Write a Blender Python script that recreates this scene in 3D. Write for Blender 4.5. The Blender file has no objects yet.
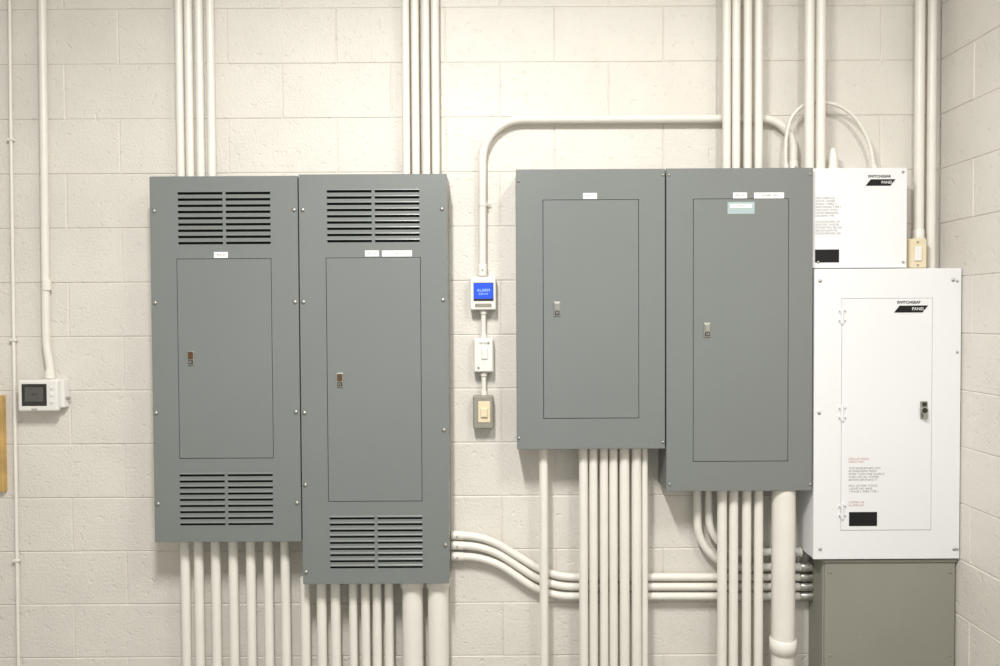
import bpy, bmesh, math, random
from mathutils import Vector, Matrix
random.seed(4)
sc = bpy.context.scene
sc.view_settings.view_transform = 'Standard'

# ---------------------------------------------------------------- camera
F = 758.0; D = 2.85; CZ = 1.60
cam_d = bpy.data.cameras.new("camera"); cam = bpy.data.objects.new("camera", cam_d)
sc.collection.objects.link(cam); sc.camera = cam
cam_d.sensor_width = 36; cam_d.lens = F*36/1000
R = Matrix.Rotation(math.radians(90-1.3), 3, 'X') @ Matrix.Rotation(math.radians(-0.3), 3, 'Z')
cam.matrix_world = Matrix.Translation((0, -D, CZ)) @ R.to_4x4()

def P(px, py, dep=0.0):
    """point on the vertical plane y=-dep (metres from the wall)"""
    r = R @ Vector(((px-500)/F, -(py-333)/F, -1))
    t = (D-dep)/r.y
    return Vector((r.x*t, -dep, CZ+r.z*t))

# ---------------------------------------------------------------- materials
def lin(c):
    return tuple(((v/255)/12.92 if v/255 <= .04045 else ((v/255+.055)/1.055)**2.4) for v in c)+(1,)
def mat(name, rgb, rough=.5, metal=0, var=.05, nscale=6, bump=0, bscale=200, spec=.5, emit=0, dirt=None, pits=0):
    m = bpy.data.materials.new(name); m.use_nodes = True
    nt = m.node_tree; b = nt.nodes["Principled BSDF"]
    b.inputs["Roughness"].default_value = rough; b.inputs["Metallic"].default_value = metal
    b.inputs["Specular IOR Level"].default_value = spec
    tc = nt.nodes.new("ShaderNodeTexCoord")
    n = nt.nodes.new("ShaderNodeTexNoise"); n.inputs["Scale"].default_value = nscale; n.inputs["Detail"].default_value = 6
    nt.links.new(tc.outputs["Object"], n.inputs["Vector"])
    rp = nt.nodes.new("ShaderNodeValToRGB"); c = lin(rgb)
    rp.color_ramp.elements[0].position = .3; rp.color_ramp.elements[1].position = .7
    rp.color_ramp.elements[0].color = tuple(v*(1-var) for v in c[:3])+(1,)
    rp.color_ramp.elements[1].color = tuple(min(1, v*(1+var)) for v in c[:3])+(1,)
    nt.links.new(n.outputs["Fac"], rp.inputs["Fac"])
    out = rp.outputs["Color"]
    if dirt:
        n3 = nt.nodes.new("ShaderNodeTexNoise"); n3.inputs["Scale"].default_value = dirt[1]; n3.inputs["Detail"].default_value = 8
        n3.inputs["Roughness"].default_value = .7
        nt.links.new(tc.outputs["Object"], n3.inputs["Vector"])
        r3 = nt.nodes.new("ShaderNodeValToRGB"); r3.color_ramp.elements[0].position = dirt[2]; r3.color_ramp.elements[1].position = dirt[3]
        nt.links.new(n3.outputs["Fac"], r3.inputs["Fac"])
        mx = nt.nodes.new("ShaderNodeMixRGB"); mx.inputs[2].default_value = lin(dirt[0])
        nt.links.new(r3.outputs["Color"], mx.inputs[0]); nt.links.new(out, mx.inputs[1]); out = mx.outputs[0]
    nt.links.new(out, b.inputs["Base Color"])
    if bump:
        n2 = nt.nodes.new("ShaderNodeTexNoise"); n2.inputs["Scale"].default_value = bscale; n2.inputs["Detail"].default_value = 5
        nt.links.new(tc.outputs["Object"], n2.inputs["Vector"])
        bp = nt.nodes.new("ShaderNodeBump"); bp.inputs["Strength"].default_value = bump; bp.inputs["Distance"].default_value = .002
        hgt = n2.outputs["Fac"]
        if pits:
            v = nt.nodes.new("ShaderNodeTexNoise"); v.inputs["Scale"].default_value = 38; v.inputs["Detail"].default_value = 3
            nt.links.new(tc.outputs["Object"], v.inputs["Vector"])
            r4 = nt.nodes.new("ShaderNodeValToRGB"); r4.color_ramp.elements[0].position = .30; r4.color_ramp.elements[1].position = .38
            nt.links.new(v.outputs["Fac"], r4.inputs["Fac"])
            ad = nt.nodes.new("ShaderNodeMath"); ad.operation = 'MULTIPLY_ADD'; ad.inputs[1].default_value = pits
            nt.links.new(r4.outputs["Color"], ad.inputs[0]); nt.links.new(hgt, ad.inputs[2]); hgt = ad.outputs[0]
        nt.links.new(hgt, bp.inputs["Height"]); nt.links.new(bp.outputs["Normal"], b.inputs["Normal"])
    if emit:
        b.inputs["Emission Color"].default_value = c; b.inputs["Emission Strength"].default_value = emit
    return m
M_wall = mat("painted_block", (219, 215, 207), .46, var=.045, nscale=4, bump=1.0, bscale=110, spec=.45, pits=.6)
M_pipe = mat("painted_conduit", (228, 225, 217), .33, var=.03, nscale=9, bump=.08, bscale=60)
M_gray = mat("gray_enamel", (119, 124, 122), .32, var=.02, nscale=3, bump=.05, bscale=350, spec=.6)
M_gdark = mat("painted_interior_shade", (42, 43, 43), .8, var=.1, spec=.1)  # near-black colour stands in for shade inside the gray panels
M_white = mat("white_enamel", (231, 232, 234), .33, var=.012, nscale=3, bump=.04, bscale=350)
M_gap = mat("painted_gap_shade", (95, 96, 96), .7)  # gray stands in for shade in the white panel's door gap
M_gut = mat("worn_gray_paint", (143, 141, 131), .55, var=.05, nscale=3, bump=.06, bscale=120, dirt=((178, 175, 163), 14, .66, .74))
M_zinc = mat("zinc_steel", (178, 178, 172), .35, metal=.85, var=.1, nscale=40)
M_bronze = mat("bronze_latch", (104, 82, 58), .4, metal=.5, var=.15, nscale=60)
M_black = mat("black_print", (22, 22, 24), .5, spec=.3)
M_txt = mat("text_gray", (118, 116, 113), .6)
M_red = mat("text_red", (176, 126, 116), .6)
M_label = mat("label_white", (240, 240, 238), .5)
M_lblue = mat("label_blue", (168, 186, 188), .5)
M_plast = mat("white_plastic", (228, 227, 222), .4, var=.02)
M_ivory = mat("ivory_plastic", (222, 209, 178), .4, var=.03)
M_boxg = mat("cast_gray_box", (146, 143, 132), .5, var=.06, nscale=30)
M_blue = mat("blue_screen", (36, 72, 195), .25, emit=.6, var=.1)
M_cyan = mat("screen_glyph", (150, 180, 235), .3, emit=.6)
M_lcd = mat("lcd_gray", (82, 84, 81), .25)
M_bezel = mat("dark_bezel", (44, 43, 41), .35)
M_wood = mat("varnished_wood", (190, 156, 96), .45, var=.18, nscale=14)
M_floor = mat("concrete_floor", (142, 140, 135), .6, var=.1, nscale=3, bump=.2, bscale=60)
M_ceil = mat("ceiling_paint", (225, 224, 221), .8)
M_lamp = mat("lamp_diffuser", (255, 252, 246), .5, emit=3)

# ---------------------------------------------------------------- mesh builder
class MB:
    def __init__(s): s.bm = bmesh.new(); s.mats = []
    def mi(s, m):
        if m not in s.mats: s.mats.append(m)
        return s.mats.index(m)
    def quad(s, pts, m, smooth=False):
        f = s.bm.faces.new([s.bm.verts.new(p) for p in pts]); f.material_index = s.mi(m); f.smooth = smooth; return f
    def box(s, a, b, m, bev=.002, seg=2):
        lo = Vector([min(a[i], b[i]) for i in range(3)]); hi = Vector([max(a[i], b[i]) for i in range(3)])
        t = bmesh.new(); bmesh.ops.create_cube(t, size=1)
        for v in t.verts:
            v.co = Vector([lo[i]+(v.co[i]+.5)*(hi[i]-lo[i]) for i in range(3)])
        if bev > 0:
            bev = min(bev, .45*min(hi-lo))
            bmesh.ops.bevel(t, geom=t.edges[:], offset=bev, segments=seg, affect='EDGES', profile=.5)
        s._merge(t, m)
    def _merge(s, t, m, smooth=False):
        k = s.mi(m); vm = {v: s.bm.verts.new(v.co) for v in t.verts}
        for f in t.faces:
            try:
                g = s.bm.faces.new([vm[v] for v in f.verts]); g.material_index = k; g.smooth = smooth
            except ValueError: pass
        t.free()
    def tube(s, pts, r, m, n=20, cap=True, radf=None):
        pts = [Vector(p) for p in pts]; k = s.mi(m)
        T = []
        for i in range(len(pts)):
            a = pts[max(i-1, 0)]; b = pts[min(i+1, len(pts)-1)]; T.append((b-a).normalized())
        up = Vector((0, 1, 0)) if abs(T[0].y) < .9 else Vector((1, 0, 0))
        N = T[0].cross(up).normalized(); rings = []
        for i, p in enumerate(pts):
            N = (N - T[i]*N.dot(T[i])).normalized(); B = T[i].cross(N)
            rr = radf(i) if radf else r
            rings.append([s.bm.verts.new(p+rr*(math.cos(2*math.pi*j/n)*N+math.sin(2*math.pi*j/n)*B)) for j in range(n)])
        for i in range(len(rings)-1):
            for j in range(n):
                f = s.bm.faces.new([rings[i][j], rings[i][(j+1) % n], rings[i+1][(j+1) % n], rings[i+1][j]])
                f.material_index = k; f.smooth = True
        if cap:   # caps get their own vertices so the side normals stay radial
            for rg in (rings[0][::-1], rings[-1]):
                f = s.bm.faces.new([s.bm.verts.new(v.co) for v in rg]); f.material_index = k
    def plate(s, x0, x1, z0, z1, yf, th, holes, m):
        """sheet facing -Y with rectangular punched holes (x0,x1,z0,z1)"""
        xs = sorted({x0, x1, *[h[0] for h in holes], *[h[1] for h in holes]})
        zs = sorted({z0, z1, *[h[2] for h in holes], *[h[3] for h in holes]})
        ins = lambda x, z: any(h[0] < x < h[1] and h[2] < z < h[3] for h in holes)
        for i in range(len(xs)-1):
            for j in range(len(zs)-1):
                a, b, c, d = xs[i], xs[i+1], zs[j], zs[j+1]
                if not ins((a+b)/2, (c+d)/2):
                    s.quad([(a, yf, c), (b, yf, c), (b, yf, d), (a, yf, d)], m)
                    s.quad([(a, yf+th, d), (b, yf+th, d), (b, yf+th, c), (a, yf+th, c)], m)
        for (a, b, c, d), o in [((x0, x1, z0, z1), 1)]+[(h, -1) for h in holes]:
            P4 = [(a, c), (b, c), (b, d), (a, d)]
            for q in range(4):
                u = P4[q]; v = P4[(q+1) % 4]
                if o > 0: u, v = v, u
                s.quad([(u[0], yf, u[1]), (v[0], yf, v[1]), (v[0], yf+th, v[1]), (u[0], yf+th, u[1])], m)
    def finish(s, name, parent=None, origin=None, recalc=False):
        if recalc: bmesh.ops.recalc_face_normals(s.bm, faces=s.bm.faces[:])
        if parent: origin = parent.location.copy()
        if origin is None:
            cs = [v.co for v in s.bm.verts]
            origin = Vector([(min(c[i] for c in cs)+max(c[i] for c in cs))/2 for i in range(3)])
        bmesh.ops.translate(s.bm, verts=s.bm.verts[:], vec=-Vector(origin))
        me = bpy.data.meshes.new(name); s.bm.to_mesh(me); s.bm.free()
        for m in s.mats: me.materials.append(m)
        o = bpy.data.objects.new(name, me); sc.collection.objects.link(o)
        if parent: o.parent = parent
        else: o.location = origin
        return o
def empty(name, loc):
    e = bpy.data.objects.new(name, None); e.location = loc; e.empty_display_size = .05
    sc.collection.objects.link(e); return e
def text(body, p, size, m, parent, name="lettering", ax='LEFT', bold=0):
    c = bpy.data.curves.new(name, 'FONT'); c.body = body; c.size = size; c.align_x = ax; c.align_y = 'CENTER'
    c.extrude = .0002; c.offset = bold; c.materials.append(m)
    o = bpy.data.objects.new(name, c); sc.collection.objects.link(o)
    o.parent = parent; o.location = Vector(p)-parent.location; o.rotation_euler = (math.pi/2, 0, 0)
    return o
def fillet(pts, rad, n=12):
    pts = [Vector(p) for p in pts]; out = [pts[0]]
    for i in range(1, len(pts)-1):
        a, b, c = pts[i-1], pts[i], pts[i+1]; u = (a-b).normalized(); v = (c-b).normalized()
        ang = u.angle(v)
        if ang > math.pi-.01: out.append(b); continue
        r = rad[i-1] if isinstance(rad, (list, tuple)) else rad
        d = r/math.tan(ang/2); d = min(d, .48*(a-b).length if i > 1 else .98*(a-b).length, .48*(c-b).length if i < len(pts)-2 else .98*(c-b).length)
        r = d*math.tan(ang/2)
        cen = b+(u+v).normalized()*(r/math.sin(ang/2))
        s0 = (b+u*d)-cen; s1 = (b+v*d)-cen; th = s0.angle(s1); axn = s0.cross(s1).normalized()
        for k in range(n+1):
            out.append(cen+Matrix.Rotation(th*k/n, 3, axn) @ s0)
    out.append(pts[-1]); return out

# ---------------------------------------------------------------- room shell
CEIL = 3.35
WX = P(938.5, 333, 0).x
XL = -3.2
bx0 = P(123, 337, 0).x; bz0 = P(60, 337, 0).z; BW, BH = .4064, .2032
YB = -.002      # rear of everything mounted on the wall
def block_wall(name, axis):
    mb = MB(); h = .0030
    n0 = math.floor((0-bz0)/BH)-1; n1 = math.ceil((CEIL-bz0)/BH)+1
    for c in range(n0, n1):
        za, zb = max(bz0+c*BH, 0), min(bz0+(c+1)*BH, CEIL)
        if zb-za < .02: continue
        off = 0 if c % 2 else BW/2
        if axis == 'b': lo, hi, s0 = XL, WX+.0, bx0+off
        else: lo, hi, s0 = -4.6, 0.0, off
        k = math.floor((lo-s0)/BW)
        while s0+k*BW < hi:
            a, b = max(s0+k*BW, lo), min(s0+(k+1)*BW, hi); k += 1
            if b-a < .02: continue
            e = random.uniform(0, .0012); g = random.uniform(.0003, .0015)
            rg_ = lambda q: [(a+g+q, za+g+q), (b-g-q, za+g+q), (b-g-q, zb-g-q), (a+g+q, zb-g-q)]
            if axis == 'b': f = lambda q, dd: (q[0], dd, q[1])
            else: f = lambda q, dd: (WX+dd, q[0], q[1])
            lv = [[mb.bm.verts.new(f(q, dd)) for q in rg_(o)] for o, dd in ((0, .0046), (h*.35, .0014+e), (h, e))]
            def nf(v): mb.bm.faces.new(v if axis == 'b' else v[::-1])
            for L in range(2):
                for q in range(4): nf([lv[L][q], lv[L][(q+1) % 4], lv[L+1][(q+1) % 4], lv[L+1][q]])
            nf(lv[2])
    mb.mi(M_wall)
    if axis == 'b': mb.box((XL, .0036, 0), (WX+.15, .15, CEIL), M_wall, 0)
    else: mb.box((WX+.0036, -4.6, 0), (WX+.15, .0, CEIL), M_wall, 0)
    return mb.finish(name)
block_wall("wall_back", 'b'); block_wall("wall_right", 'r')
mb = MB(); mb.box((XL-.15, -4.6, 0), (XL, .15, CEIL), M_wall, 0); mb.finish("wall_left")
mb = MB(); mb.box((XL-.15, -4.6, -.1), (WX+.15, .15, 0), M_floor, 0); mb.finish("floor")
mb = MB(); mb.box((XL-.15, -4.6, CEIL), (WX+.15, .15, CEIL+.1), M_ceil, 0); mb.finish("ceiling")

# ---------------------------------------------------------------- panels
FD = .146   # front depth of the panelboards
def R4(x0, x1, y0, y1, d=FD):
    a = P(x0, y1, d); b = P(x1, y0, d); c = P(x0, y0, d); e = P(x1, y1, d)
    return ((a.x+c.x)/2, (b.x+e.x)/2, (a.z+e.z)/2, (b.z+c.z)/2)
def screw(mb, px, py, d, r=.0075, m=None):
    p = P(px, py, d); m = m or M_zinc
    mb.tube([p+Vector((0, .001, 0)), p+Vector((0, -.002, 0)), p+Vector((0, -.0045, 0)), p+Vector((0, -.005, 0))], r, m, n=14,
            radf=lambda i: (r, r, r*.6, r*.15)[i])
def latch(par, px, py, d, w=.024, h=.052, metal=M_bronze):
    mb = MB(); c = P(px, py, d); y = c.y
    mb.box((c.x-w/2, y, c.z-h/2), (c.x+w/2, y-.004, c.z+h/2), M_zinc, .002)
    mb.box((c.x-w*.36, y-.003, c.z-h*.08), (c.x+w*.36, y-.0075, c.z+h*.42), metal, .0015)
    mb.box((c.x-w*.36, y-.003, c.z-h*.42), (c.x+w*.36, y-.006, c.z-h*.14), M_bezel, .0015)
    mb.tube([(c.x, y-.005, c.z-h*.28), (c.x, y-.009, c.z-h*.28)], w*.2, M_zinc, n=16)
    mb.box((c.x-.001, y-.008, c.z-h*.36), (c.x+.001, y-.0095, c.z-h*.2), M_black, 0)
    mb.finish("latch", par)
def labelplate(par, px, py, w, h, d, txt=None, m=None, size=None, tm=None):
    x0, x1, z0, z1 = R4(px-w/2, px+w/2, py-h/2, py+h/2, d)
    mb = MB(); mb.box((x0, -d+.0005, z0), (x1, -d-.0012, z1), m or M_label, .0004, 1); mb.finish("label", par)
    if txt: text(txt, ((x0+x1)/2, -d-.0014, (z0+z1)/2), size or (z1-z0)*.5, tm or M_txt, par, ax='CENTER')

def gray_panel(x0, x1, y0, y1, door, louv, lat, labels, screws):
    X0, X1, Z0, Z1 = R4(x0, x1, y0, y1)
    par = empty("electrical_panelboard", ((X0+X1)/2, 0, (Z0+Z1)/2))
    yf = -FD; e = .0015
    mb = MB()   # enclosure tub: five sheets
    t = .003
    mb.box((X0+e, yf+.013, Z0+e), (X0+e+t, YB, Z1-e), M_gray, 0); mb.box((X1-e-t, yf+.013, Z0+e), (X1-e, YB, Z1-e), M_gray, 0)
    mb.box((X0+e+t, yf+.013, Z0+e), (X1-e-t, YB, Z0+e+t), M_gray, 0); mb.box((X0+e+t, yf+.013, Z1-e-t), (X1-e-t, YB, Z1-e), M_gray, 0)
    mb.box((X0+e+t, YB-.004, Z0+e+t), (X1-e-t, YB, Z1-e-t), M_gray, 0)
    mb.finish("enclosure", par)
    mb = MB(); mb.box((X0+.02, -.05, Z0+.03), (X1-.02, -.02, Z1-.03), M_gdark, 0)
    mb.box((X0+.02, yf+.012, Z0+.03), (X1-.02, yf+.02, Z1-.03), M_gdark, 0); mb.finish("interior_shade_sheets", par)  # dark sheets added so slots and door gap look shaded
    dx0, dx1, dz0, dz1 = R4(*door); g = .0019
    holes = [(dx0-g, dx1+g, dz0-g, dz1+g)]; slots = []
    for (lx0, lx1, ly0, ly1, n) in louv:
        a, b, c, d = R4(lx0, lx1, ly0, ly1); ph = (d-c)/n; mid = (a+b)/2
        for i in range(n):
            for u, v in ((a, mid-.0055), (mid+.0055, b)):
                slots.append((u, v, c+i*ph+ph*.28, c+i*ph+ph*.80))
    mb = MB(); mb.plate(X0+.0012, X1-.0012, Z0+.0012, Z1-.0012, yf, .002, holes+slots, M_gray)
    w = .0025
    for A in (((X0, yf+.0006, Z0), (X0+w, yf+.014, Z1)), ((X1-w, yf+.0006, Z0), (X1, yf+.014, Z1)),
              ((X0+w, yf+.0006, Z0), (X1-w, yf+.014, Z0+w)), ((X0+w, yf+.0006, Z1-w), (X1-w, yf+.014, Z1))):
        mb.box(A[0], A[1], M_gray, .0012)
    for (a, b, c, d) in slots:   # louvre hood pressed out over each slot
        zt = d+.0005
        prof = [(yf, zt+.002), (yf-.0022, zt-.0005), (yf-.003, d-(d-c)*.25), (yf-.0016, d-(d-c)*.25), (yf, zt-.001)]
        L = [[mb.bm.verts.new((x, yy, zz)) for yy, zz in prof] for x in (a, b)]
        k = mb.mi(M_gray)
        for q in range(len(prof)):
            f = mb.bm.faces.new([L[0][q], L[0][(q+1) % 5], L[1][(q+1) % 5], L[1][q]]); f.material_index = k
        for rg in (L[0][::-1], L[1]):
            f = mb.bm.faces.new(rg); f.material_index = k
    mb.finish("cover", par)
    mb = MB(); mb.box((dx0, yf-.0012, dz0), (dx1, yf+.010, dz1), M_gray, .0012)
    mb.finish("door", par)
    mb = MB()
    for s in screws: screw(mb, s[0], s[1], FD, s[2] if len(s) > 2 else .0075)
    mb.finish("cover_screws", par)
    latch(par, lat[0], lat[1], FD+.0012, metal=lat[2])
    for l in labels: labelplate(par, *l)
    return X0, X1, Z0, Z1

g1 = gray_panel(152, 299.3, 176, 542, (178.5, 272, 259, 458), [(178, 270.5, 190, 246, 9), (180, 273, 472, 527, 9)], (191, 358, M_bronze),
           [(221, 255, 14, 6, FD, "PNL A")], [(154, 211), (155, 303), (156, 413), (158, 504), (294, 210), (295, 302), (296, 412), (297, 503)])
g2 = gray_panel(300.7, 448, 174, 584, (327.5, 421, 258, 501), [(327, 419.5, 188, 244, 9), (330, 422.5, 515, 570, 9)], (340, 380, M_bronze),
           [(372, 253.5, 14, 6, FD, "PNL B"), (397, 253.5, 30, 6, FD, "120/208V 3PH")],
           [(302.8, 210), (303.5, 302), (304.5, 413), (305.3, 485), (306, 572), (442, 209), (443, 300), (444, 430), (445.5, 545)])
g3 = gray_panel(516.5, 665, 169, 449, (543.5, 638.5, 200, 418), [], (557, 309, M_zinc), [(590, 196, 14, 6, FD, "PNL C")],
           [(518.5, 181, .005), (519, 438, .005), (663, 175, .005), (663, 442, .005)])
g4 = gray_panel(666.4, 812.6, 168, 491, (693.5, 788, 199, 461), [], (707, 330, M_zinc),
           [(740, 195.5, 14, 6, FD, "PNL D"), (769, 195.5, 30, 6, FD, "120/208V 3PH"), (741, 208, 27, 12, FD+.0012, None, M_lblue), (741, 206, 22, 4, FD+.0024, "NOTICE", M_label)],
           [(669, 175, .005), (669.5, 484, .005), (810, 174, .005), (810, 484, .005)])

# white lower panelboard
X0, X1, Z0, Z1 = R4(814, 960.5, 268.5, 559); X1 = min(X1, WX-.003)
par = empty("white_panelboard", ((X0+X1)/2, 0, (Z0+Z1)/2)); yf = -FD
mb = MB(); t = .003; e = .002
mb.box((X0+e, yf+.012, Z0+e), (X0+e+t, YB, Z1-e), M_white, 0); mb.box((X1-e-t, yf+.012, Z0+e), (X1-e, YB, Z1-e), M_white, 0)
mb.box((X0+e+t, yf+.012, Z0+e), (X1-e-t, YB, Z0+e+t), M_white, 0); mb.box((X0+e+t, yf+.012, Z1-e-t), (X1-e-t, YB, Z1-e), M_white, 0)
mb.box((X0+e+t, YB-.004, Z0+e+t), (X1-e-t, YB, Z1-e-t), M_white, 0)
mb.finish("enclosure", par)
dx0, dx1, dz0, dz1 = R4(841.5, 931.5, 298.5, 530)
mb = MB(); mb.plate(X0+.001, X1-.001, Z0+.001, Z1-.001, yf, .002, [(dx0-.0013, dx1+.0013, dz0-.0013, dz1+.0013)], M_white)
w = .003
for A in (((X0, yf+.0006, Z0), (X0+w, yf+.013, Z1)), ((X1-w, yf+.0006, Z0), (X1, yf+.013, Z1)),
          ((X0+w, yf+.0006, Z0), (X1-w, yf+.013, Z0+w)), ((X0+w, yf+.0006, Z1-w), (X1-w, yf+.013, Z1))):
    mb.box(A[0], A[1], M_white, .0015)
mb.finish("cover", par)
mb = MB(); mb.box((dx0-.01, yf+.004, dz0-.01), (dx1+.01, yf+.01, dz1+.01), M_gap, 0); mb.finish("gap_shade_sheet", par)  # backing sheet that carries the gap's shade in its colour
mb = MB(); mb.box((dx0, yf-.0015, dz0), (dx1, yf+.0035, dz1), M_white, .0015); mb.finish("door", par)
mb = MB()
for hy in (316, 413, 511):
    c = P(842, hy, FD)
    mb.tube([c+Vector((0, -.004, -.028)), c+Vector((0, -.004, .028))], .0045, M_white, n=12)
    for dz in (-.017, .017):
        mb.box((c.x-.015, yf, c.z+dz-.006), (c.x+.015, yf-.003, c.z+dz+.006), M_white, .001)
        for dx in (-.010, .010):
            mb.tube([(c.x+dx, yf-.002, c.z+dz), (c.x+dx, yf-.0042, c.z+dz)], .0028, M_zinc, n=10)
mb.finish("hinges", par)
mb = MB()
for s in ((820, 281), (953, 280), (820, 549), (954, 549), (819, 413)): screw(mb, s[0], s[1], FD, .006)
for s in ((957, 281), (957, 352), (957, 549)): screw(mb, s[0], s[1], FD, .0045)
mb.finish("cover_screws", par)
mb = MB(); c = P(923.5, 410, FD+.0015)
mb.box((c.x-.013, c.y, c.z-.032), (c.x+.013, c.y-.004, c.z+.032), M_zinc, .003)
mb.tube([(c.x-.002, c.y-.003, c.z), (c.x-.002, c.y-.012, c.z)], .013, M_zinc, n=24)
mb.tube([(c.x-.002, c.y-.011, c.z), (c.x-.002, c.y-.014, c.z)], .009, M_bezel, n=20)
mb.box((c.x-.006, c.y-.003, c.z-.029), (c.x+.008, c.y-.016, c.z-.010), M_zinc, .002)
mb.box((c.x-.006, c.y-.003, c.z+.014), (c.x+.008, c.y-.009, c.z+.028), M_bezel, .002)
mb.finish("latch_handle", par)
def slant_badge(par, px, py, w, h, d, txt):
    x0, x1, z0, z1 = R4(px-w/2, px+w/2, py-h/2, py+h/2, d); mb = MB(); s = (z1-z0)*.8
    f = [(x0, z0+.0), (x1-s, z0), (x1, z1), (x0+s, z1)]
    fr = [mb.bm.verts.new((a, -d-.001, b)) for a, b in f]; bk = [mb.bm.verts.new((a, -d+.0005, b)) for a, b in f]
    mb.mi(M_black); mb.bm.faces.new(fr)
    for q in range(4): mb.bm.faces.new([fr[q], bk[q], bk[(q+1) % 4], fr[(q+1) % 4]])
    mb.finish("badge", par, recalc=True)
    text(txt, (x0+.52*(x1-x0), -d-.0012, (z0+z1)/2), (z1-z0)*.62, M_label, par)
fd = FD+.0015
slant_badge(par, 911, 309, 34, 7, fd, "PANEL")
text("SWITCHGEAR", P(897, 302.5, fd), .0135, M_black, par, bold=.0005)
text("CIRCUIT PANEL\nDIRECTORY", P(848.5, 460.5, fd), .0105, M_red, par)
text("THIS PANELBOARD MAY\nBE ENERGIZED FROM\nMORE THAN ONE SOURCE\nTURN OFF ALL POWER\nBEFORE SERVICING IT\n\nMAX 225 AMP 10 KAIC\n120/240 VAC 60HZ\n1 PHASE 3 WIRE TYPE 1", P(848.5, 480, fd), .0105, M_txt, par)
text("COPPER OR\nALUMINUM", P(848.5, 504, fd), .0105, M_red, par)
labelplate(par, 863, 519, 28, 14, fd, None, M_black)

# white upper box
UD = .125
X0, X1, Z0, Z1 = R4(810, 907, 168, 266.5, UD); X0 = max(X0, P(812.6, 300, FD).x+.006); Z0 = P(900, 268.5, FD).z+.004
par2 = empty("white_junction_enclosure", ((X0+X1)/2, 0, (Z0+Z1)/2))
mb = MB(); mb.box((X0+.002, YB, Z0+.002), (X1-.002, -UD+.012, Z1-.002), M_white, .001); mb.finish("enclosure", par2)
mb = MB(); mb.box((X0, -UD+.012, Z0), (X1, -UD, Z1), M_white, .002); mb.finish("cover", par2)
mb = MB()
for s in ((903, 172), (903, 262), (818, 262)): screw(mb, s[0], s[1], UD, .005)
mb.finish("cover_screws", par2)
UTOP = Z1
slant_badge(par2, 880.5, 182.5, 30, 6.5, UD, "PANEL")
text("SWITCHGEAR", P(868, 176.5, UD), .013, M_black, par2, bold=.0005)
text("MAX AMPS 225\nVOLTS 120/240\nPHASE 1 WIRE 3\nENCLOSURE TYPE 1\nUSE ONLY WITH\nLISTED BREAKERS\nOF SAME TYPE\n\nCAUTION RISK OF\nELECTRIC SHOCK\nPOWER MAY BE ON\nSEE DIAGRAM IN\nDOOR BEFORE USE", P(815.5, 216, UD), .0105, M_txt, par2)
x0, x1, z0, z1 = R4(815, 839, 249.5, 262.5, UD); x0 = max(x0, X0+.002)
mb = MB(); mb.box((x0, -UD+.0005, z0), (x1, -UD-.0012, z1), M_black, .0004, 1); mb.finish("label", par2)

# ivory switch box on top of the white panelboard
c0 = R4(908.5, 929, 238, 267, .10)
parI = empty("ivory_switch_box", ((c0[0]+c0[1])/2, -.06, (c0[2]+c0[3])/2))
zb = Z0-.003
mb = MB(); mb.box((c0[0], YB, zb), (c0[1], -.085, c0[3]), M_ivory, .005); mb.finish("housing", parI)
mb = MB(); mb.box((c0[0]+.004, -.085, zb+.004), (c0[1]-.004, -.093, c0[3]-.004), M_ivory, .003)
mb.box((c0[0]+.024, -.092, zb+.03), (c0[1]-.024, -.099, c0[3]-.03), M_plast, .002)
for zz in (zb+.014, c0[3]-.014): mb.tube([((c0[0]+c0[1])/2, -.092, zz), ((c0[0]+c0[1])/2, -.095, zz)], .004, M_zinc, n=12)
mb.finish("faceplate", parI)

# gray wireway trough beneath
GD = .13
X0, X1, Z0, Z1 = R4(823, 958, 560, 666, GD); X1 = min(X1, WX-.003); Z1 = P(880, 559, FD).z-.006
par = empty("wiring_trough", ((X0+X1)/2, 0, .6))
mb = MB(); mb.box((X0, YB, .0), (X1, -GD+.006, Z1), M_gut, .002); mb.finish("housing", par)
mb = MB(); mb.box((X0+.006, -GD+.006, .01), (X1-.006, -GD, Z1-.012), M_gut, .0015)
mb.box((X0, -GD+.007, Z1-.010), (X1, -GD-.006, Z1), M_gut, .002)
mb.finish("cover", par)
mb = MB()
for s in ((830, 572), (950, 572), (830, 655), (950, 655)): screw(mb, s[0], s[1], GD, .004, M_gut)
mb.finish("cover_screws", par)
TX0 = X0

# ---------------------------------------------------------------- conduits
def wpx(w, d): return w*(D-d)/F/2      # apparent width -> radius
def vrun(mb, px_end, py_end, dep, w, to, conn=True, m=M_pipe, zend=None, coup=None):
    """vertical run from a box edge to z=to"""
    p = P(px_end, py_end, dep); r = wpx(w, dep); z = p.z if zend is None else zend
    s = 1 if to > z else -1
    mb.tube([(p.x, -dep, z), (p.x, -dep, to)], r, m)
    if conn:
        mb.tube([(p.x, -dep, z), (p.x, -dep, z+s*.006)], r*1.38, m, n=8)
        mb.tube([(p.x, -dep, z+s*.006), (p.x, -dep, z+s*.034), (p.x, -dep, z+s*.037)], r*1.16, m, radf=lambda i: (r*1.16, r*1.16, r)[i])
    if coup:
        zc = P(px_end, coup, dep).z
        mb.tube([(p.x, -dep, zc-.026), (p.x, -dep, zc-.024), (p.x, -dep, zc+.024), (p.x, -dep, zc+.026)], r*1.15, m, radf=lambda i: (r, r*1.15, r*1.15, r)[i])
def bank(name, runs, g, dep, to, conn=False):
    mb = MB(); z = g[3]+.001 if to > 2 else g[2]-.001; py = 170 if to > 2 else 540
    for r in runs: vrun(mb, r[0], py, dep, r[1], to, zend=z, conn=conn)
    return mb.finish(name)
bank("conduit_bank", [(181, 8), (190.5, 8), (201, 8), (212, 8)], g1, .045, CEIL)
bank("conduit_bank", [(406.5, 8), (416, 8), (426.5, 8), (436, 8)], g2, .045, CEIL)
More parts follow.
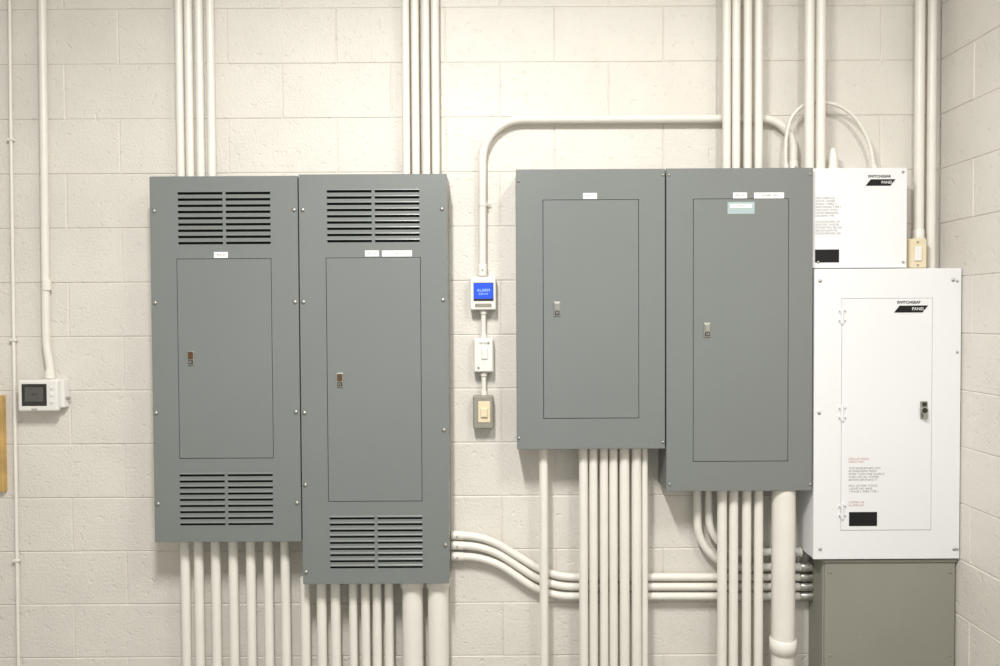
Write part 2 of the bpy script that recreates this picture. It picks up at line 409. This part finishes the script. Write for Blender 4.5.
bank("conduit_bank", [(726.5, 8), (736, 8), (747.5, 8), (758.5, 8)], g4, .07, CEIL)
mb = MB(); vrun(mb, 809, 168, .085, 9, CEIL, zend=max(g4[3], UTOP)+.001, conn=False)
vrun(mb, 820.5, 168, .085, 9, CEIL, zend=UTOP+.001, conn=False); mb.finish("conduit_pair")
mb = MB(); vrun(mb, 918.5, 238, .045, 9, CEIL, zend=c0[3]+.001)
mb.finish("electrical_conduit")
mb = MB(); vrun(mb, 930.5, 268, .035, 8.5, CEIL, zend=P(930, 268.5, FD).z+.004, conn=False); mb.finish("electrical_conduit")

bank("conduit_bank", [(185, 9.5), (198.5, 9.5), (215.5, 9.5), (233, 9.5), (250.5, 9.5), (268, 9.5), (285, 9.5)], g1, .07, 0)
bank("conduit_bank", [(304.5, 10), (321, 10), (335, 10), (352.5, 8.5), (365, 9), (376.5, 9), (388.5, 9)], g2, .07, 0)
mb = MB()
for px in (412.5, 438): vrun(mb, px, 584, .075, 21, 0, zend=g2[2]-.001)
mb.finish("large_conduit_pair")
bank("conduit_bank", [(583.5, 9), (593.5, 8.5), (604, 8.5), (613.5, 8.5), (624.5, 10), (636.5, 10), (645, 6)], g3, .085, 0)
mb = MB(); vrun(mb, 543.5, 449, .085, 9, 0, zend=g3[2]-.001, conn=False); mb.finish("electrical_conduit")
bank("conduit_bank", [(722, 9.5), (733.5, 9), (746.5, 9), (758.5, 9)], g4, .085, 0)
mb = MB(); vrun(mb, 783.5, 491, .10, 23, 0, zend=g4[2]-.001, coup=645, conn=False); mb.finish("large_conduit")

def sweep(name, pts, rad, w, dep, ends=(False, False), m=M_pipe, mb=None):
    own = mb is None; mb = mb or MB(); r = wpx(w, dep)
    q = [p if isinstance(p, Vector) else P(p[0], p[1], p[2] if len(p) > 2 else dep) for p in pts]
    f = fillet(q, rad); mb.tube(f, r, m)
    for k, en in enumerate(ends):
        if en:
            a, b = (f[0], f[1]) if k == 0 else (f[-1], f[-2]); u = (b-a).normalized()
            mb.tube([a, a+u*.008], r*1.3, en, n=8); mb.tube([a+u*.008, a+u*.042, a+u*.045], r*1.15, en, radf=lambda i: (r*1.15, r*1.15, r)[i])
            mb.tube([a+u*.022+Vector((0, -r*1.05, 0)), a+u*.022+Vector((0, -r*1.4, 0))], .003, M_zinc, n=8)
    return mb.finish(name) if own else None
xe = TX0-.001
def endp(py, dep): q = P(814, py, dep); return Vector((xe, -dep, q.z))
zb4 = g4[2]-.001
mb = MB()
q = P(697, 500, .035); sweep("", [Vector((q.x, -.035, zb4)), (698, 567), endp(567, .035)], .17, 8, .035, (None, M_zinc), mb=mb)
xw = P(814, 551, FD).x-.004
q = P(709, 500, .035); q2 = P(780, 552, .035); sweep("", [Vector((q.x, -.035, zb4)), (709, 552), Vector((xw, -.035, q2.z))], .13, 8, .035, (None, M_pipe), mb=mb)
mb.finish("swept_conduit_pair")
xs = g2[1]+.0008
mb = MB()
for (ya, yb) in ((535, 577), (545, 586.5), (556, 596)):
    a = P(452, ya, .028); b = endp(yb, .028)
    sweep("", [Vector((xs, -.028, a.z)), (486+(ya-535)*.2, ya+1.5, .028), (552-(ya-535)*.3, yb, .028), b], .30, 7.6, .028, (M_pipe, M_zinc), mb=mb)
mb.finish("offset_conduit_run")

# bent conduit from the power meter up and over to the right panelboard
zt4 = g4[3]+.001
mb = MB()
sweep("", [(482.5, 276, .028), (482.5, 119.5, .028), (793.5, 118.5, .028), Vector((P(793.5, 150, .028).x, -.028, zt4))], [.15, .12], 8, .028, (M_pipe, M_pipe), mb=mb)
for (px, py) in ((482.5, 204), ):
    p = P(px, py, .028)
    mb.box((p.x+.013, YB, p.z-.009), (p.x+.033, -.006, p.z+.009), M_pipe, .001)
    arc = [(p.x+.017*math.cos(t), -.028-.017*math.sin(t)) for t in [math.pi*k/10 for k in range(-2, 13)]]
    for i in range(len(arc)-1):
        a, b = arc[i], arc[i+1]
        mb.quad([(a[0], a[1], p.z-.008), (b[0], b[1], p.z-.008), (b[0], b[1], p.z+.008), (a[0], a[1], p.z+.008)], M_pipe, True)
    mb.box((p.x+.0145, YB, p.z-.008), (p.x+.0175, -.032, p.z+.008), M_pipe, .0005)
    mb.tube([(p.x+.025, -.005, p.z), (p.x+.025, -.009, p.z)], .005, M_zinc, n=10)
mb.finish("bent_conduit")

# armoured flexible cable arching over
AD = .054
pts = [(786, 168), (785.5, 150), (787, 133), (792, 117), (803, 106), (818, 102.5), (835, 104.5), (850, 113), (862, 128), (870, 146), (874.5, 163)]
ctrl = [P(a, b, AD) for a, b in pts]; ctrl[0] = Vector((ctrl[0].x, -AD, zt4)); ctrl[-1] = Vector((ctrl[-1].x, -AD, UTOP+.001))
dense = []
for i in range(len(ctrl)-1):
    p0 = ctrl[max(i-1, 0)]; p1 = ctrl[i]; p2 = ctrl[i+1]; p3 = ctrl[min(i+2, len(ctrl)-1)]
    for k in range(24):
        t = k/24
        dense.append(.5*((2*p1)+(-p0+p2)*t+(2*p0-5*p1+4*p2-p3)*t*t+(-p0+3*p1-3*p2+p3)*t**3))
dense.append(ctrl[-1])
mb = MB(); mb.tube(dense, .007, M_pipe, n=12, radf=lambda i: .0072 if i % 3 else .0056)
mb.tube([ctrl[-1], ctrl[-1]+Vector((-.002, 0, .022))], .011, M_pipe, n=12)
mb.tube([ctrl[0], ctrl[0]+Vector((0, 0, .03))], .010, M_pipe, n=12)
mb.finish("armored_cable")
mb = MB(); p = P(833, 166, .06)
mb.tube([(p.x, -.06, UTOP+.001), (p.x, -.06, UTOP+.012)], .022, M_pipe, n=8)
mb.tube([(p.x, -.06, UTOP+.012), (p.x, -.06, UTOP+.06), (p.x, -.06, UTOP+.085)], .016, M_pipe, radf=lambda i: (.018, .015, .008)[i])
mb.finish("cable_gland")

# ---------------------------------------------------------------- power meter with blue display
rect = R4
a = rect(470, 496, 276.5, 310, .05)
par = empty("power_meter", ((a[0]+a[1])/2, 0, (a[2]+a[3])/2))
mb = MB(); mb.box((a[0], YB, a[2]), (a[1], -.05, a[3]), M_plast, .006, 3); mb.finish("housing", par)
b = rect(473.5, 493.5, 282.5, 301, .0515)
mb = MB(); mb.box((b[0], -.049, b[2]), (b[1], -.0515, b[3]), M_bezel, .001)
mb.box((b[0]+.002, -.051, b[2]+.008), (b[1]-.002, -.0525, b[3]-.002), M_blue, .0003, 1); mb.finish("display", par)
text("ALARM", ((b[0]+b[1])/2, -.0528, (b[2]+b[3])/2+.005), .015, M_cyan, par, ax='CENTER')
text("0.00 kW", ((b[0]+b[1])/2, -.0528, (b[2]+b[3])/2-.008), .010, M_cyan, par, ax='CENTER')
mb = MB(); b = rect(475, 491.5, 303.5, 307, .0515); mb.box((b[0], -.049, b[2]), (b[1], -.052, b[3]), M_boxg, .0008)
mb.finish("buttons", par)
zA = a[2]
a = rect(473.5, 493.5, 338, 372.5, .05)
def stub(z1, z2, x, dep=.025, w=5):
    r = wpx(w, dep); mb = MB(); mb.tube([(x, -dep, z1-.0008), (x, -dep, z2+.0008)], r, M_pipe)
    for z, s in ((z1, -1), (z2, 1)): mb.tube([(x, -dep, z+s*.0008), (x, -dep, z+s*.014)], r*1.5, M_pipe, n=8)
    mb.finish("conduit_nipple")
cx = P(483.5, 325, .025).x
stub(zA, a[3], cx)
par = empty("surface_junction_box", ((a[0]+a[1])/2, 0, (a[2]+a[3])/2))
mb = MB(); mb.box((a[0], YB, a[2]), (a[1], -.042, a[3]), M_plast, .004, 3); mb.finish("housing", par)
mb = MB(); mb.box((a[0]+.003, -.042, a[2]+.003), (a[1]-.003, -.049, a[3]-.003), M_plast, .003)
mb.box((a[0]+.03, -.048, a[2]+.05), (a[1]-.022, -.054, a[3]-.035), M_plast, .002)
mb.tube([(a[1]-.018, -.048, a[3]-.018), (a[1]-.018, -.052, a[3]-.018)], .004, M_zinc, n=10)
mb.tube([(a[0]+.018, -.048, a[2]+.018), (a[0]+.018, -.052, a[2]+.018)], .004, M_zinc, n=10)
mb.finish("faceplate", par)
text("SERVICE", ((a[0]+a[1])/2, -.0495, a[3]-.02), .009, M_txt, par, ax='CENTER')
zA = a[2]
a = rect(473, 493.5, 396, 429, .05)
stub(zA, a[3], cx)
par = empty("light_switch_box", ((a[0]+a[1])/2, 0, (a[2]+a[3])/2))
mb = MB(); mb.box((a[0], YB, a[2]), (a[1], -.046, a[3]), M_boxg, .006, 3); mb.finish("housing", par)
mb = MB(); mb.box((a[0]+.003, -.046, a[2]+.003), (a[1]-.003, -.049, a[3]-.003), M_boxg, .002)
mb.box((a[0]+.019, -.048, a[2]+.024), (a[1]-.012, -.052, a[3]-.020), M_ivory, .002)
mb.box((a[0]+.030, -.051, a[2]+.045), (a[1]-.022, -.060, a[3]-.045), M_ivory, .002)
for zz in (a[2]+.011, a[3]-.009): mb.tube([((a[0]+a[1])/2, -.048, zz), ((a[0]+a[1])/2, -.051, zz)], .004, M_zinc, n=10)
mb.finish("switch_plate", par)

# ---------------------------------------------------------------- thermostat at the left
YS = .0008
a = rect(17.5, 57, 380, 411.5, .06)
par = empty("thermostat", ((a[0]+a[1])/2, 0, (a[2]+a[3])/2))
b = rect(42, 63.5, 379, 408, .04)
mb = MB(); mb.box((b[0], YS, b[2]), (b[1], -.036, b[3]), M_plast, .004)
mb.tube([(b[1]-.012, -.02, (b[2]+b[3])/2-.02), (b[1]+.012, -.02, (b[2]+b[3])/2-.02)], .006, M_zinc, n=10)
mb.finish("back_box", par)
mb = MB(); mb.box((a[0], -.036, a[2]), (a[1], -.06, a[3]), M_plast, .007, 3)
mb.box((a[0]+.02, -.03, a[2]+.012), (b[0]+.01, YS, a[3]-.012), M_plast, .003); mb.box((a[0]+.015, -.03, a[2]+.01), (a[1]-.02, -.04, a[3]-.01), M_plast, .003)
mb.finish("housing", par)
b2_ = rect(21.5, 46.5, 384, 406, .0615)
mb = MB(); mb.box((b2_[0], -.059, b2_[2]), (b2_[1], -.0615, b2_[3]), M_bezel, .0015)
mb.box((b2_[0]+.012, -.061, b2_[2]+.016), (b2_[1]-.012, -.0625, b2_[3]-.012), M_lcd, .0005, 1)
for k in range(3): mb.box((a[1]-.026, -.059, a[2]+.03+k*.026), (a[1]-.012, -.063, a[2]+.042+k*.026), M_plast, .002)
mb.finish("display", par)
text("70 F", ((b2_[0]+b2_[1])/2, -.0628, (b2_[2]+b2_[3])/2), .013, M_bezel, par, ax='CENTER')
text("auto", ((b2_[0]+b2_[1])/2, -.0608, a[2]+.009), .012, M_txt, par, ax='CENTER')
zt = b[3]+.001
mb = MB(); r = wpx(7.5, .02)
f = fillet([Vector((P(50, 380, .02).x, -.02, zt)), P(50, 368, .02), P(46.5, 345, .02), P(46, 330, .02), Vector((P(46, 0, .02).x-.01, -.02, CEIL))], .1)
mb.tube(f, r, M_pipe); mb.tube([f[0], f[0]+Vector((0, 0, .03))], r*1.25, M_pipe)
for py in (285, ):
    c = P(46.5, py, .02); mb.tube([c+Vector((0, 0, -.02)), c+Vector((0, 0, .02))], r*1.2, M_pipe)
mb.finish("thermostat_conduit")
mb = MB(); cab = [P(10, -60, .01), P(10.5, 100, .01), P(12.5, 250, .01), P(14.5, 400, .01), P(16.5, 520, .01), P(18.5, 666, .01), P(19.5, 730, .01)]
cab[0].z = CEIL; cab[-1].z = 0; mb.tube(cab, .006, M_pipe, n=12)
for py in (140, 340, 560):
    c = P(10+py*.0128, py, .005); mb.box((c.x-.012, YB, c.z-.005), (c.x+.012, -.018, c.z+.005), M_pipe, .002)
mb.finish("wall_cable")
a = rect(-60, 1.5, 396, 493, .03)
par = empty("wooden_key_rack", ((a[0]+a[1])/2, 0, (a[2]+a[3])/2))
mb = MB(); mb.box((a[0], YS, a[2]), (a[1], -.022, a[3]), M_wood, .003)
for k in range(4): mb.tube([(a[0]+.03+k*.055, -.021, a[3]-.09), (a[0]+.03+k*.055, -.045, a[3]-.095), (a[0]+.03+k*.055, -.05, a[3]-.08)], .003, M_zinc, n=8)
mb.finish("backboard", par)

# ---------------------------------------------------------------- light
def area(name, loc, rot, sx, sy, e, col=(1, .98, .942)):
    l = bpy.data.lights.new(name, 'AREA'); l.shape = 'RECTANGLE'; l.size = sx; l.size_y = sy; l.energy = e; l.color = col
    o = bpy.data.objects.new(name, l); o.location = loc; o.rotation_euler = rot; sc.collection.objects.link(o); return o
for x, y, e in ((-.35, -2.05, 104), (.95, -2.05, 32)):
    par = empty("fluorescent_ceiling_fixture", (x, y, CEIL))
    mb = MB(); mb.box((x-.16, y-.42, CEIL-.06), (x+.16, y+.42, CEIL-.001), M_plast, .01); mb.finish("housing", par)
    mb = MB(); mb.box((x-.13, y-.38, CEIL-.075), (x+.13, y+.38, CEIL-.06), M_lamp, .006); mb.finish("diffuser", par)
    area("fluorescent_light", (x, y, CEIL-.08), (math.radians(0), 0, 0), .12, .7, e)
w = bpy.data.worlds.new("world"); sc.world = w; w.use_nodes = True
w.node_tree.nodes["Background"].inputs[0].default_value = (1, .986, .955, 1)
w.node_tree.nodes["Background"].inputs[1].default_value = .66
